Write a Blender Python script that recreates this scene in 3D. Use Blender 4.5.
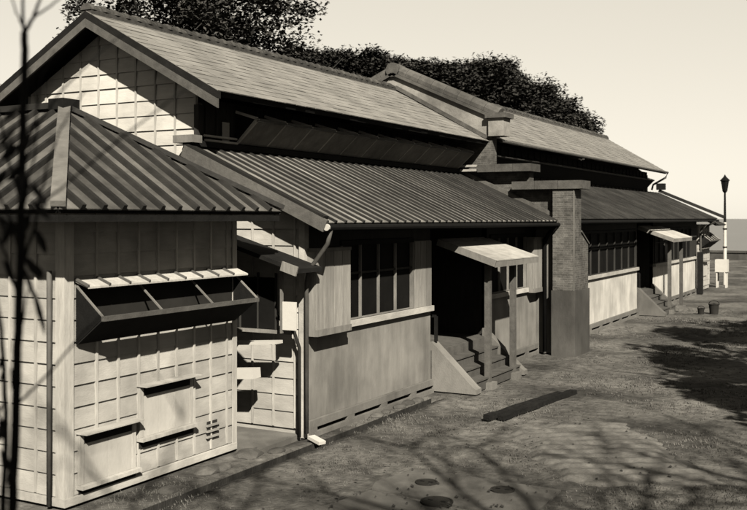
import bpy, bmesh, math, random
from mathutils import Vector, Matrix, noise
random.seed(7)
R = math.radians
for o in list(bpy.data.objects): bpy.data.objects.remove(o)
scene = bpy.context.scene
COL = scene.collection

# ------------------------------------------------------------------ camera
CAM_H, YAW = 3.6, 28.742
cd = bpy.data.cameras.new('camera'); cam = bpy.data.objects.new('camera', cd); COL.objects.link(cam)
cam.location = (0, 0, CAM_H); cam.rotation_euler = (R(90), 0, R(YAW))
cd.sensor_width = 36; cd.lens = 36 * 960 / 747; cd.shift_y = -36.5 / 747
cd.clip_start = .05; cd.clip_end = 60000
cd.dof.use_dof = True; cd.dof.focus_distance = 19; cd.dof.aperture_fstop = 2.2
scene.camera = cam

# ------------------------------------------------------------------ sky and sun
SUN = Vector((1.0, -1.18, 1.2)).normalized()
elev = math.asin(SUN.z)
w = bpy.data.worlds.new('World'); scene.world = w; w.use_nodes = True
nt = w.node_tree; nt.nodes.clear()
sky = nt.nodes.new('ShaderNodeTexSky'); sky.sky_type = 'NISHITA'; sky.sun_disc = False
sky.sun_elevation = elev; sky.sun_rotation = math.atan2(SUN.x, SUN.y)
sky.air_density = 1.0; sky.dust_density = .4; sky.ozone_density = 1.0
bw = nt.nodes.new('ShaderNodeRGBToBW')
tint = nt.nodes.new('ShaderNodeMix'); tint.data_type = 'RGBA'; tint.blend_type = 'MULTIPLY'
tint.inputs[0].default_value = 1; tint.inputs[7].default_value = (1.0, .935, .80, 1)
bg = nt.nodes.new('ShaderNodeBackground'); bg.inputs[1].default_value = .05
wo = nt.nodes.new('ShaderNodeOutputWorld')
pw_ = nt.nodes.new('ShaderNodeMath'); pw_.operation = 'POWER'; pw_.inputs[1].default_value = .32
ml_ = nt.nodes.new('ShaderNodeMath'); ml_.operation = 'MULTIPLY'; ml_.inputs[1].default_value = 1.66
nt.links.new(sky.outputs[0], bw.inputs[0]); nt.links.new(bw.outputs[0], pw_.inputs[0]); nt.links.new(pw_.outputs[0], ml_.inputs[0]); nt.links.new(ml_.outputs[0], tint.inputs[6])
nt.links.new(tint.outputs[2], bg.inputs[0]); nt.links.new(bg.outputs[0], wo.inputs[0])
sl = bpy.data.lights.new('sun', 'SUN'); sl.energy = 5.0; sl.angle = R(.7); sl.color = (1, .94, .82)
so = bpy.data.objects.new('sun', sl); COL.objects.link(so)
so.rotation_euler = SUN.to_track_quat('Z', 'Y').to_euler(); so.location = (20, -20, 30)
scene.view_settings.view_transform = 'Standard'; scene.view_settings.look = 'None'
scene.view_settings.exposure = 2.6; scene.view_settings.gamma = 1; scene.view_settings.use_curve_mapping = False
scene.render.engine = 'CYCLES'

# ------------------------------------------------------------------ materials
TINT = (1.0, .955, .875)
def mat(name, v, var=.3, scale=4, stretch=(1, 1, 1), rough=.85, bump=.15, bscale=40, objvar=.12, stain=.2, stscale=.7, spec=.05, tint=TINT, brick=None):
    m = bpy.data.materials.new(name); m.use_nodes = True
    t = m.node_tree; N = t.nodes; L = t.links
    b = N['Principled BSDF']; b.inputs['Roughness'].default_value = rough
    b.inputs['Specular IOR Level'].default_value = spec
    geo = N.new('ShaderNodeNewGeometry'); mp = N.new('ShaderNodeMapping'); mp.inputs['Scale'].default_value = stretch
    L.new(geo.outputs['Position'], mp.inputs[0])
    n1 = N.new('ShaderNodeTexNoise'); n1.inputs['Scale'].default_value = scale; n1.inputs['Detail'].default_value = 8; n1.inputs['Roughness'].default_value = .65
    L.new(mp.outputs[0], n1.inputs[0])
    r1 = N.new('ShaderNodeMapRange'); r1.inputs[1].default_value = .3; r1.inputs[2].default_value = .7
    r1.inputs[3].default_value = v * (1 - var); r1.inputs[4].default_value = v * (1 + var)
    L.new(n1.outputs[0], r1.inputs[0])
    n2 = N.new('ShaderNodeTexNoise'); n2.inputs['Scale'].default_value = stscale; n2.inputs['Detail'].default_value = 5
    L.new(geo.outputs['Position'], n2.inputs[0])
    r2 = N.new('ShaderNodeMapRange'); r2.inputs[1].default_value = .35; r2.inputs[2].default_value = .65
    r2.inputs[3].default_value = 1 - stain; r2.inputs[4].default_value = 1 + stain * .5
    L.new(n2.outputs[0], r2.inputs[0])
    mu = N.new('ShaderNodeMath'); mu.operation = 'MULTIPLY'; L.new(r1.outputs[0], mu.inputs[0]); L.new(r2.outputs[0], mu.inputs[1])
    oi = N.new('ShaderNodeObjectInfo'); r3 = N.new('ShaderNodeMapRange'); r3.inputs[3].default_value = 1 - objvar; r3.inputs[4].default_value = 1 + objvar
    L.new(oi.outputs['Random'], r3.inputs[0])
    m2 = N.new('ShaderNodeMath'); m2.operation = 'MULTIPLY'; L.new(mu.outputs[0], m2.inputs[0]); L.new(r3.outputs[0], m2.inputs[1])
    val = m2.outputs[0]; hgt = None
    if brick:
        sp = N.new('ShaderNodeSeparateXYZ'); L.new(geo.outputs['Position'], sp.inputs[0])
        ad = N.new('ShaderNodeMath'); L.new(sp.outputs[0], ad.inputs[0]); L.new(sp.outputs[1], ad.inputs[1])
        cb = N.new('ShaderNodeCombineXYZ'); L.new(ad.outputs[0], cb.inputs[0]); L.new(sp.outputs[2], cb.inputs[1])
        bt = N.new('ShaderNodeTexBrick'); bt.inputs['Scale'].default_value = 1
        bt.inputs['Brick Width'].default_value = brick[0]; bt.inputs['Row Height'].default_value = brick[1]; bt.inputs['Mortar Size'].default_value = .008
        bt.inputs['Color1'].default_value = (.72, .72, .72, 1); bt.inputs['Color2'].default_value = (1.2, 1.2, 1.2, 1); bt.inputs['Mortar'].default_value = (1.35, 1.35, 1.35, 1)
        L.new(cb.outputs[0], bt.inputs[0])
        m3 = N.new('ShaderNodeMath'); m3.operation = 'MULTIPLY'; L.new(val, m3.inputs[0]); L.new(bt.outputs[0], m3.inputs[1]); val = m3.outputs[0]
        hgt = bt.outputs['Fac']
    mx = N.new('ShaderNodeMix'); mx.data_type = 'RGBA'; mx.blend_type = 'MULTIPLY'; mx.inputs[0].default_value = 1
    L.new(val, mx.inputs[6]); mx.inputs[7].default_value = (*tint, 1)
    L.new(mx.outputs[2], b.inputs['Base Color'])
    if bump:
        n3 = N.new('ShaderNodeTexNoise'); n3.inputs['Scale'].default_value = bscale; n3.inputs['Detail'].default_value = 6
        L.new(mp.outputs[0], n3.inputs[0])
        bp = N.new('ShaderNodeBump'); bp.inputs['Strength'].default_value = bump; bp.inputs['Distance'].default_value = .03
        L.new(n3.outputs[0], bp.inputs['Height']); L.new(bp.outputs[0], b.inputs['Normal'])
    return m
M = {}
M['siding_y'] = mat('pale painted boards end', 0.1121, .12, 5, (.5, 1, 2), bump=.15, objvar=.09, stain=.25, stscale=1.3)     # grain along X
M['siding_x'] = mat('pale painted boards side', 0.1063, .12, 5, (1, .5, 2), bump=.15, objvar=.10, stain=.28, stscale=1.3)
M['siding_g'] = mat('bright painted gable boards', .145, .10, 5, (.5, 1, 2), bump=.15, objvar=.07, stain=.15, stscale=1.3)
M['batten'] = mat('pale batten wood', 0.1164, .2, 8, (2, 2, .3), bump=.15)
M['trim'] = mat('grey weathered trim', 0.0525, .25, 6, (1, 1, .4), bump=.2)
M['trimlight'] = mat('light trim wood', 0.1102, .2, 6, (1, .4, 1), bump=.15)
M['vboard'] = mat('vertical grey boards', 0.0653, .25, 7, (2, 2, .2), bump=.2, objvar=.2)
M['vboarddark'] = mat('dark stained boards', 0.0109, .3, 7, (2, 2, .2), bump=.2, objvar=.25)
M['dark'] = mat('dark weathered timber', 0.0027, .4, 6, (1, 1, 1), bump=.2, objvar=.2)
M['barge'] = mat('grey bargeboard', 0.0270, .25, 7, (1, 1, 1), bump=.2)
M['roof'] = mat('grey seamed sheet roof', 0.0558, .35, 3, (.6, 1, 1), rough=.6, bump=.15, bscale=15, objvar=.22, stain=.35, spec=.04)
M['roofrib'] = mat('dark roof batten', 0.0065, .4, 4, (.4, 1, 1), rough=.65, bump=.1, objvar=.25)
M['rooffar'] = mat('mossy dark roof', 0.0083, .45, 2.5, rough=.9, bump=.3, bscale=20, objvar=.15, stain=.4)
M['annexroof'] = mat('dark annex roof sheet', 0.0286, .4, 3, rough=.6, bump=.12, objvar=.25, stain=.4)
M['hipcap'] = mat('pale hip capping', 0.0366, .25, 5, rough=.7)
M['slate'] = mat('pale slate', 0.0527, .2, 5, (1, .5, 1), rough=.75, bump=.2, bscale=25, stain=.22, stscale=1.2)
M['ridge'] = mat('ridge tile clay', 0.0183, .4, 8, rough=.8, objvar=.35)
M['plasterA'] = mat('grey cement render', 0.0604, .22, 3.5, (1, 1, .18), bump=.12, bscale=60, stain=.26, stscale=1.1, objvar=0)
M['plasterB'] = mat('whitewashed render', 0.1437, .18, 3.5, (1, 1, .18), bump=.12, bscale=60, stain=.24, stscale=1.1, objvar=0)
M['found'] = mat('foundation concrete', 0.0436, .2, 3, (1, 1, .5), bump=.2, bscale=50, stain=.25)
M['brick'] = mat('weathered brick', 0.0240, .3, 6, bump=.3, bscale=30, stain=.35, stscale=1.5, brick=(.2, .058))
M['render'] = mat('dark cement render', 0.0183, .25, 3, (1, 1, .3), bump=.15, stain=.3)
M['coping'] = mat('shade-toned stone coping', 0.0230, .35, 5, bump=.3, stain=.3)  # tone darkened to hold the shade on the coping roll
M['parapet'] = mat('lime washed parapet', 0.0692, .25, 4, bump=.3, stain=.35)
M['glass'] = mat('dark window glass', 0.0021, .3, 2, rough=.75, bump=0, objvar=.4, spec=.02)
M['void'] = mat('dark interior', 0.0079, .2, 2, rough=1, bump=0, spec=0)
M['white'] = mat('white paint', 0.1455, .06, 4, bump=.05, stain=.05)
M['panel'] = mat('pale shutter panel', 0.1241, .1, 5, (1, 1, .4), bump=.08, stain=.12)
M['metal'] = mat('dark iron', 0.0017, .3, 8, rough=.85, bump=.1, spec=.04)
M['pipe'] = mat('weathered pipe', 0.0218, .3, 6, (1, 1, .4), rough=.6)
M['step'] = mat('shade-toned step concrete', 0.0229, .25, 4, bump=.2)  # colour lowered to carry the shadow lying on the steps
M['timber'] = mat('old dark timber', 0.0030, .5, 9, (1, 1, 1), bump=.5, bscale=30, objvar=.2)
M['concrete'] = mat('yard concrete', 0.0284, .25, 3, bump=.25, bscale=50, stain=.3)
M['soil'] = mat('pale sandy soil', 0.0328, .35, 6, bump=.5, bscale=35, stain=.2)
M['stone'] = mat('field stone', 0.0245, .35, 6, bump=.3, objvar=.3)
M['leaf'] = mat('dark foliage', 0.0126, .5, .8, rough=.7, bump=0, objvar=.25, spec=.04)
M['leaf2'] = mat('grey green foliage', 0.0163, .5, .8, rough=.7, bump=0, objvar=.25, spec=.04)
M['bark'] = mat('bark', 0.0092, .4, 8, (1, 1, .3), bump=.5)
M['twig'] = mat('dark twig', 0.0019, .4, 20, bump=.2)
M['drygrass'] = mat('dry grass blades', 0.0351, .45, 1.5, rough=.9, bump=0, stain=.4)
M['hill'] = mat('hill undergrowth', 0.0057, .4, 1, bump=.3)
M['sea'] = mat('sea water', 0.0183, .2, .02, rough=.35, bump=.2, bscale=.4, stain=.1, stscale=.01, spec=.5)
M['lowwall'] = mat('far low wall', 0.0183, .3, 2)
# ground: trodden earth with dry grass
def ground_mat():
    m = mat('trodden earth', .034, .55, 5.0, rough=.95, bump=1.0, bscale=18, stain=.62, stscale=.42, spec=.03, objvar=0)
    return m
M['ground'] = ground_mat()

# ------------------------------------------------------------------ builders
OFF = {}
class MB:
    def __init__(s): s.v = []; s.f = []
    def add(s, vs, fs):
        n = len(s.v); s.v += [tuple(v) for v in vs]; s.f += [tuple(i + n for i in f) for f in fs]; return s
    def hexa(s, p):   # 8 points: bottom 4 ccw, top 4 ccw
        return s.add(p, [(3, 2, 1, 0), (4, 5, 6, 7), (0, 1, 5, 4), (1, 2, 6, 5), (2, 3, 7, 6), (3, 0, 4, 7)])
    def box(s, x0, x1, y0, y1, z0, z1):
        return s.hexa([(x0, y0, z0), (x1, y0, z0), (x1, y1, z0), (x0, y1, z0), (x0, y0, z1), (x1, y0, z1), (x1, y1, z1), (x0, y1, z1)])
    def bar(s, a, b, wd, ht, up=(0, 0, 1)):     # rectangular bar from a to b
        a = Vector(a); b = Vector(b); d = (b - a).normalized(); sd = d.cross(Vector(up)).normalized(); u = sd.cross(d)
        sd *= wd / 2; u *= ht / 2
        return s.hexa([a - sd - u, a + sd - u, b + sd - u, b - sd - u, a - sd + u, a + sd + u, b + sd + u, b - sd + u])
    def prism(s, poly, mp, d0, d1):             # poly of (a,b); mp(a,b,d)->xyz
        n = len(poly); vs = [mp(a, b, d0) for a, b in poly] + [mp(a, b, d1) for a, b in poly]
        fs = [tuple(range(n))[::-1], tuple(range(n, 2 * n))] + [(i, (i + 1) % n, n + (i + 1) % n, n + i) for i in range(n)]
        return s.add(vs, fs)
    def tube(s, pts, rad, n=8, cap=True):
        pts = [Vector(p) for p in pts]; base = len(s.v)
        if not isinstance(rad, (list, tuple)): rad = [rad] * len(pts)
        prev = None
        for i, p in enumerate(pts):
            d = (pts[min(i + 1, len(pts) - 1)] - pts[max(i - 1, 0)]).normalized()
            if prev is None: prev = d.orthogonal().normalized()
            u = (prev - d * prev.dot(d)).normalized(); prev = u; w_ = d.cross(u)
            for k in range(n):
                t = 2 * math.pi * k / n; s.v.append(tuple(p + (u * math.cos(t) + w_ * math.sin(t)) * rad[i]))
        for i in range(len(pts) - 1):
            for k in range(n):
                a = base + i * n + k; b = base + i * n + (k + 1) % n; s.f.append((a, b, b + n, a + n))
        if cap:
            s.f.append(tuple(base + k for k in range(n))[::-1]); s.f.append(tuple(base + (len(pts) - 1) * n + k for k in range(n)))
        return s
    def build(s, name, material, parent=None, kind=None, smooth=False, fix=True):
        off = OFF.get(parent, Vector((0, 0, 0))) if parent else Vector((0, 0, 0))
        me = bpy.data.meshes.new(name); me.from_pydata([Vector(v) - off for v in s.v], [], s.f)
        if fix:
            bm = bmesh.new(); bm.from_mesh(me); bmesh.ops.recalc_face_normals(bm, faces=bm.faces); bm.to_mesh(me); bm.free()
        me.materials.append(M[material] if isinstance(material, str) else material)
        if smooth:
            for p in me.polygons: p.use_smooth = True
        o = bpy.data.objects.new(name, me); COL.objects.link(o)
        if parent: o.parent = parent; OFF[o] = off
        if kind: o['kind'] = kind
        return o
def tag(o, label, cat, group=None):
    o['label'] = label; o['category'] = cat
    if group: o['group'] = group
    return o
def thing(name, label, cat, base=(0, 0, 0), group=None):
    o = bpy.data.objects.new(name, None); COL.objects.link(o); o.location = base; o.empty_display_size = .2
    OFF[o] = Vector(base); return tag(o, label, cat, group)
def inst(src, parent, loc, rot=None, scale=None):   # another copy of a piece that shares its mesh
    o = src.copy(); COL.objects.link(o); o.parent = parent; o.location = loc
    if rot is not None: o.rotation_euler = rot
    if scale is not None: o.scale = scale
    return o
def copy_tree(o, parent=None):
    c = o.copy(); COL.objects.link(c); c.parent = parent
    for ch in list(o.children): copy_tree(ch, c)
    return c
def box(name, material, parent, *b): return MB().box(*b).build(name, material, parent)

# wall mapping: a = along the wall, d = out of the wall, z = up
def mapY(Y): return lambda a, d, z: (a, Y - d, z)       # wall facing -Y, a = X
def mapX(X): return lambda a, d, z: (X + d, a, z)       # wall facing +X, a = Y
def weatherboards(wall, mp, z0, z1, h, aL, aR, material, sub=1, t0=.008, t1=.034):
    z = z0; i = 0
    while z < z1 - .02:
        zt = min(z + h, z1); l0, l1, r0, r1 = aL(z), aL(zt), aR(z), aR(zt)
        if r0 - l0 > .05:
            j = random.uniform(-.004, .004)
            MB().hexa([mp(l0, -.002, z - .012), mp(r0, -.002, z - .012), mp(r0, t1 + j, z - .012), mp(l0, t1 + j, z - .012),
                       mp(l1, -.002, zt), mp(max(r1, l1 + .01), -.002, zt), mp(max(r1, l1 + .01), t0, zt), mp(l1, t0, zt)]).build('board', material, wall)
        z = zt; i += 1
def battens(wall, mp, As, z0, ztop, wd=.036, dp=.046, material='batten'):
    for a in As:
        zt = ztop(a)
        if zt - z0 < .1: continue
        a0, a1 = a - wd / 2, a + wd / 2
        MB().hexa([mp(a0, .003, z0), mp(a1, .003, z0), mp(a1, dp, z0), mp(a0, dp, z0), mp(a0, .003, zt), mp(a1, .003, zt), mp(a1, dp, zt), mp(a0, dp, zt)]).build('batten', material, wall)
def frange(a, b, s):
    out = []
    while a < b - 1e-6: out.append(a); a += s
    return out

# ------------------------------------------------------------------ ground, sea, hill
RA = Vector((-100, 45)); RB = Vector((-24, 84))
HT = [(.0, 1), (.5, 3), (.60, 9.0), (.70, 11.4), (.78, 11.8), (.85, 10.9), (.90, 9.6), (.95, 7.8), (1.0, 5.4)]
def hill_h(x, y):
    p = Vector((x, y)); ab = RB - RA; tr = (p - RA).dot(ab) / ab.length_squared; t = max(0, min(1, tr)); q = RA + ab * t
    for (t0, h0), (t1, h1) in zip(HT, HT[1:]):
        if t0 <= t <= t1: top = h0 + (h1 - h0) * (t - t0) / (t1 - t0)
    d = (p - q).length / (8.5 if tr > 1 else 17)
    return top * max(0, 1 - d * d) ** 1.5
DX0, DX1 = -8.30, -8.10      # drain beside the hall
def gz(x, y):
    z = .035 * noise.noise((x * .35, y * .35, 0)) + .02 * noise.noise((x * 1.3, y * 1.3, 3)) + .010 * noise.noise((x * 4, y * 4, 5))
    k = min(1, max(0, (x + 8.0) / 1.5)) if y > 5 else 1
    z = z * (.25 + .75 * k) - .03
    if DX0 - .02 < x < DX1 + .02 and 7 < y < 17.6: z -= .24 if DX0 < x < DX1 else .0
    if y > 95: z -= (y - 95) * 3
    return z
xs = [-300, -200, -140, -100, -80, -60, -45, -35, -28, -22, -18, -15, -12, -10.5, -9.5] + [-9.1 + .14 * i for i in range(0, 5)] + [-8.33, -8.299, -8.101, -8.07] + [-7.9 + .14 * i for i in range(0, 75)] + [3, 4, 6, 9, 13, 18, 25, 35, 50, 80, 120, 200, 300]
ys = [-60, -40, -20, -10, -4, 0, 3, 5, 6, 7] + [7.5 + .16 * i for i in range(0, 190)] + [38.5, 40, 42, 44, 47, 50, 54, 58, 63, 68, 74, 80, 88, 95, 97, 101]
vs = []; fs = []
for y in ys:
    for x in xs: vs.append((x, y, gz(x, y)))
n = len(xs)
for j in range(len(ys) - 1):
    for i in range(n - 1): a = j * n + i; fs.append((a, a + 1, a + n + 1, a + n))
g = MB().add(vs, fs).build('ground', 'ground', fix=False, smooth=True); g['kind'] = 'structure'
dr = MB().box(-8.305, -8.293, 7.6, 17.55, -.3, -.035).box(-8.292, -8.104, 7.6, 17.55, -.3, -.22).box(-8.103, -8.09, 7.6, 17.55, -.3, -.035).build('drain', 'bark'); dr['kind'] = 'structure'
sea = MB().add([(-30000, 90, -12), (30000, 90, -12), (30000, 40000, -12), (-30000, 40000, -12)], [(0, 1, 2, 3)]).build('sea', 'sea'); sea['kind'] = 'structure'
vs = []; fs = []; hx = [-135 + 3.0 * i for i in range(41)]; hy = [12 + 3.5 * i for i in range(31)]
for y in hy:
    for x in hx: vs.append((x, y, hill_h(x, y) - .6 + .5 * noise.noise((x * .1, y * .1, 0))))
n = len(hx)
for j in range(len(hy) - 1):
    for i in range(n - 1): a = j * n + i; fs.append((a, a + 1, a + n + 1, a + n))
hl = MB().add(vs, fs).build('hill', 'hill', fix=False, smooth=True); hl['kind'] = 'structure'

# ------------------------------------------------------------------ seamed roof plane
def seam_roof(parent, e0, e1, t0, t1, pitch, pm, rm, name='roof', thick=.07, rib=.07, ribh=.04, edge='dark'):
    """e0,e1 eave ends; t0,t1 matching ridge ends. Pans and battens run up the slope."""
    e0, e1, t0, t1 = map(Vector, (e0, e1, t0, t1)); ue = (e1 - e0); Ln = ue.length; u = ue / Ln
    up0 = (t0 - e0); s0 = up0.dot(u); up1 = (t1 - e0); s1 = up1.dot(u)
    perp = up0 - u * s0; Hs = perp.length; p = perp / Hs; nrm = u.cross(p)
    if nrm.z < 0: nrm = -nrm
    def P(a, s, d): return e0 + u * a + p * s + nrm * d
    deck = MB().hexa([P(0, 0, -thick), P(Ln, 0, -thick), P(s1, Hs, -thick), P(s0, Hs, -thick), P(0, 0, -.012), P(Ln, 0, -.012), P(s1, Hs, -.012), P(s0, Hs, -.012)]).build(name, edge, parent)
    def top(a):      # highest s available at a
        lim = Hs
        if s0 > 1e-4 and a < s0: lim = min(lim, Hs * a / s0)
        if s1 < Ln - 1e-4 and a > s1: lim = min(lim, Hs * (Ln - a) / (Ln - s1))
        return lim
    k = max(1, round(Ln / pitch)); st = Ln / k
    for i in range(k):
        a0, a1 = i * st, (i + 1) * st; q = [(a0, 0), (a1, 0)]
        if top(a1) > 1e-3: q.append((a1, top(a1)))
        for bp in (s1, s0):
            if a0 + 1e-4 < bp < a1 - 1e-4: q.append((bp, top(bp)))
        if top(a0) > 1e-3: q.append((a0, top(a0)))
        j = random.uniform(0, .006)
        MB().prism(q, lambda a, s, d: P(a, s - .02 if s == 0 else s, d), -.010, .004 + j).build('roof_panel', pm, deck)
    for i in range(k + 1):
        a = i * st; a = min(max(a, rib / 2), Ln - rib / 2); tp = top(a); a = min(max(a + random.uniform(-.012, .012), rib / 2), Ln - rib / 2)
        if tp < .12: continue
        MB().hexa([P(a - rib / 2, -.03, .0), P(a + rib / 2, -.03, .0), P(a + rib / 2, tp, .0), P(a - rib / 2, tp, .0),
                   P(a - rib / 2.6, -.03, ribh), P(a + rib / 2.6, -.03, ribh), P(a + rib / 2.6, tp, ribh), P(a - rib / 2.6, tp, ribh)]).build('roof_batten', rm, deck)
    return deck
def slates(deck, e0, u, p, Ln, Hs, nrm, sw=.34, ch=.25):
    mb = MB(); rows = int(Hs / ch) + 1
    for r in range(rows):
        s0 = r * ch - .02; s1 = min((r + 1) * ch + .06, Hs); a = -sw * (.5 if r % 2 else 0)
        while a < Ln:
            a0, a1 = max(a + .004, 0), min(a + sw - .004, Ln); j = random.uniform(-.003, .005)
            if a1 > a0 + .01:
                P = lambda A, S, D: e0 + u * A + p * S + nrm * D
                lo, hi = .016 + j, .006 + j; sj = random.uniform(-.008, .008)
                mb.add([P(a0, s0 + sj, 0), P(a1, s0 + sj, 0), P(a1, s0 + sj, lo), P(a0, s0 + sj, lo), P(a1, s1, hi), P(a0, s1, hi)], [(0, 1, 2, 3), (3, 2, 4, 5), (0, 3, 5), (1, 4, 2)])
            a += sw
    return mb.build('slate_covering', 'slate', deck, kind='stuff', fix=False)

RX = -12.96          # ridge line of the hall
def main_roof(t, y0, y1, ze, zr, xe=-9.98):
    xw = 2 * RX - xe
    for sgn, x in ((1, xe), (-1, xw)):
        e = Vector((x, y0, ze)); p = (Vector((RX, y0, zr)) - e); Hs = p.length; p = p / Hs; u = Vector((0, 1, 0)); nr = p.cross(u) if sgn < 0 else u.cross(p)
        if nr.z < 0: nr = -nr
        Ln = y1 - y0
        q = [e, e + u * Ln, e + u * Ln + p * Hs, e + p * Hs]
        deck = MB().hexa([v - nr * .11 for v in q] + q).build('main_roof', 'dark', t)
        slates(deck, e, u, p, Ln, Hs, nr)
    tile = None; st = .30; k = int((y1 - y0) / st); bed = box('ridge_bed', 'ridge', t, RX - .13, RX + .13, y0 + .02, y1 - .02, zr - .06, zr + .035)
    for i in range(k):
        y = y0 + (i + .5) * st
        if tile is None:
            mb = MB(); vs = []; nn = 8
            for yy, rr in ((-.15, .135), (-.08, .15), (.10, .115), (.15, .115)):
                for a in range(nn + 1): th = math.pi * a / nn; vs.append((rr * math.cos(th), yy, rr * .85 * math.sin(th)))
            fs = [(j * 9 + a, j * 9 + a + 1, (j + 1) * 9 + a + 1, (j + 1) * 9 + a) for j in range(3) for a in range(8)] + [tuple(range(9))[::-1], tuple(range(27, 36))]
            mb.add(vs, fs); tile = mb.build('ridge_tile', 'ridge'); tile.parent = t; tile.location = Vector((RX, y, zr + .03)) - OFF[t]
        else: inst(tile, t, Vector((RX, y, zr + .03 + random.uniform(-.008, .008))) - OFF[t])

def chute(parent, X, y0, y1, zb, zf, zt, out, step, board='dark', dividers='trimlight', dw=.022):
    """slatted ventilator: inclined board leaning out from the wall, front rail, dividers back up to a little roof"""
    c = MB().hexa([(X + .045, y0, zb), (X + .045, y1, zb), (X + .075, y1, zb), (X + .075, y0, zb), (X + out, y0, zf), (X + out, y1, zf), (X + out + .03, y1, zf), (X + out + .03, y0, zf)]).build('ventilator', board, parent)
    box('front_rail', 'barge', c, X + out - .01, X + out + .04, y0 - .01, y1 + .01, zf - .03, zf + .03)
    ys_ = [y0 + (y1 - y0) * i / step for i in range(step + 1)]
    for y in ys_: MB().bar((X + .055, y, zt - .05), (X + out + .01, y, zf + .025), dw, dw).build('divider', dividers, c)
    for y in (y0 + .005, y1 - .005):
        MB().add([(X + .046, y - .012, zb), (X + out, y - .012, zf), (X + .046, y - .012, zt - .06), (X + .046, y + .012, zb), (X + out, y + .012, zf), (X + .046, y + .012, zt - .06)], [(0, 1, 2), (3, 5, 4), (0, 3, 4, 1), (1, 4, 5, 2), (2, 5, 3, 0)]).build('cheek', 'dark', c)
    return c

# ------------------------------------------------------------------ the near hall
XF, Y0, XC = -8.60, 13.31, -10.82       # facade plane, end wall plane, clerestory wall plane
def lean_z(x): return 3.54 + .455 * (-7.95 - x)
hall = thing('timber_hall', 'long timber hall with pale slate roof and boarded gable, nearest of the row', 'building', (-10, 19, 0))
main_roof(hall, 12.76, 24.82, 5.74, 7.36)
# gable wall
gw = box('gable_wall', 'siding_y', hall, -15.1, XC, Y0 + .002, Y0 + .12, 0, 5.62)
MB().prism([(-15.1, 5.625), (XC, 5.625), (RX, 7.05)], lambda a, b, d: (a, d, b), Y0 + .002, Y0 + .12).build('gable_peak', 'siding_y', gw)
GL = lambda z: max(-15.1, RX - (7.14 - z) / .557); GR = lambda z: min(XC, RX + (7.14 - z) / .557)
weatherboards(gw, mapY(Y0), 3.0, 7.1, .275, GL, GR, 'siding_g')
battens(gw, mapY(Y0), [XC - .03 - .46 * i for i in range(10)], 3.0, lambda a: min(7.1, 7.12 - abs(a - RX) * .557))
for sg in (1, -1):
    for yy, dz, wd, mt, dp in ((12.775, -.20, .045, 'barge', .17), (12.80, -.06, .1, 'dark', .13)):
        a = (RX, yy, 7.36 + dz); b = (RX + sg * 3.0, yy, 5.74 + dz - .012)
        MB().prism([(a[0], a[2] - dp / 2), (b[0], b[2] - dp / 2), (b[0], b[2] + dp / 2), (a[0], a[2] + dp / 2)], lambda p, q, d: (p, d, q), yy - wd / 2, yy + wd / 2).build('bargeboard' if mt == 'barge' else 'verge_edge', mt, hall)
# clerestory
cw = box('clerestory_wall', 'vboarddark', hall, XC - .12, XC, Y0 + .125, 24.78, 4.6, 5.72)
for y in frange(Y0 + .18, 24.7, .31): box('cover_strip', 'vboarddark', cw, XC + .002, XC + .03, y, y + .05, 4.85, 5.70)
box('corner_board', 'vboarddark', cw, XC - .04, XC + .06, Y0 - .06, Y0 + .06, 4.6, 5.60)
ch = chute(hall, XC, 14.35, 24.45, 4.98, 5.40, 5.62, .52, 11, board='trim', dividers='white', dw=.05)  # dividers whitened to stand for the light on their tops
for i in range(12):
    y = 14.36 + 10.08 * i / 11
    MB().bar((XC + .10, y, 5.0), (XC + .565, y, 5.415), .04, .02).build('cover_strip', 'trimlight', ch)
MB().bar((XC + .54, 14.33, 5.42), (XC + .07, 14.33, 4.97), .035, .035).build('edge_strip', 'trimlight', ch)
for z, x in ((4.98, .12), (5.06, .10)): MB().tube([(XC + x, Y0 + .05, z), (XC + x, 14.3, z)], .022, 6).build('rail', 'trimlight', ch)
for z in (4.90, 5.02): MB().box(XC + .1, XC + .6, 24.50, 24.72, z, z + .06).build('end_block', 'trimlight', ch)
box('louvre_panel', 'trimlight', cw, XC + .032, XC + .05, 13.95, 14.15, 5.0, 5.35)
# lean-to roof
lr = seam_roof(hall, (-7.95, 12.9, 3.54), (-7.95, 24.8, 3.54), (XC + .01, 12.9, lean_z(XC + .01)), (XC + .01, 24.8, lean_z(XC + .01)), .305, 'roof', 'roofrib', 'lean_to_roof')
box('top_flashing', 'dark', lr, XC + .004, XC + .12, 12.92, 24.78, 4.86, 4.96)
MB().bar((-7.91, 12.86, 3.48), (XC + .05, 12.86, lean_z(XC + .05) - .06), .05, .2).build('verge_board', 'barge', lr)
MB().bar((-7.94, 12.92, 3.61), (XC + .05, 12.92, lean_z(XC + .05) + .07), .14, .06).build('verge_capping', 'roofrib', lr)
MB().box(XC - .15, XC + .28, 12.82, 13.08, 4.90, 5.03).build('verge_finial', 'trim', lr)
box('eaves_fascia', 'dark', hall, -7.99, -7.965, 12.92, 24.78, 3.39, 3.49)
MB().tube([(-7.89, 12.88, 3.46), (-7.89, 24.55, 3.44)], .05, 8).build('gutter', 'metal', hall)
MB().tube([(-7.89, 12.85, 3.46), (-7.89, 12.885, 3.46)], .055, 10).build('gutter_end', 'white', hall)
for y in frange(13.3, 24.5, .92): MB().bar((XF + .02, y, lean_z(XF) - .15), (-8.0, y, 3.43), .06, .09).build('rafter', 'dark', hall)
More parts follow.
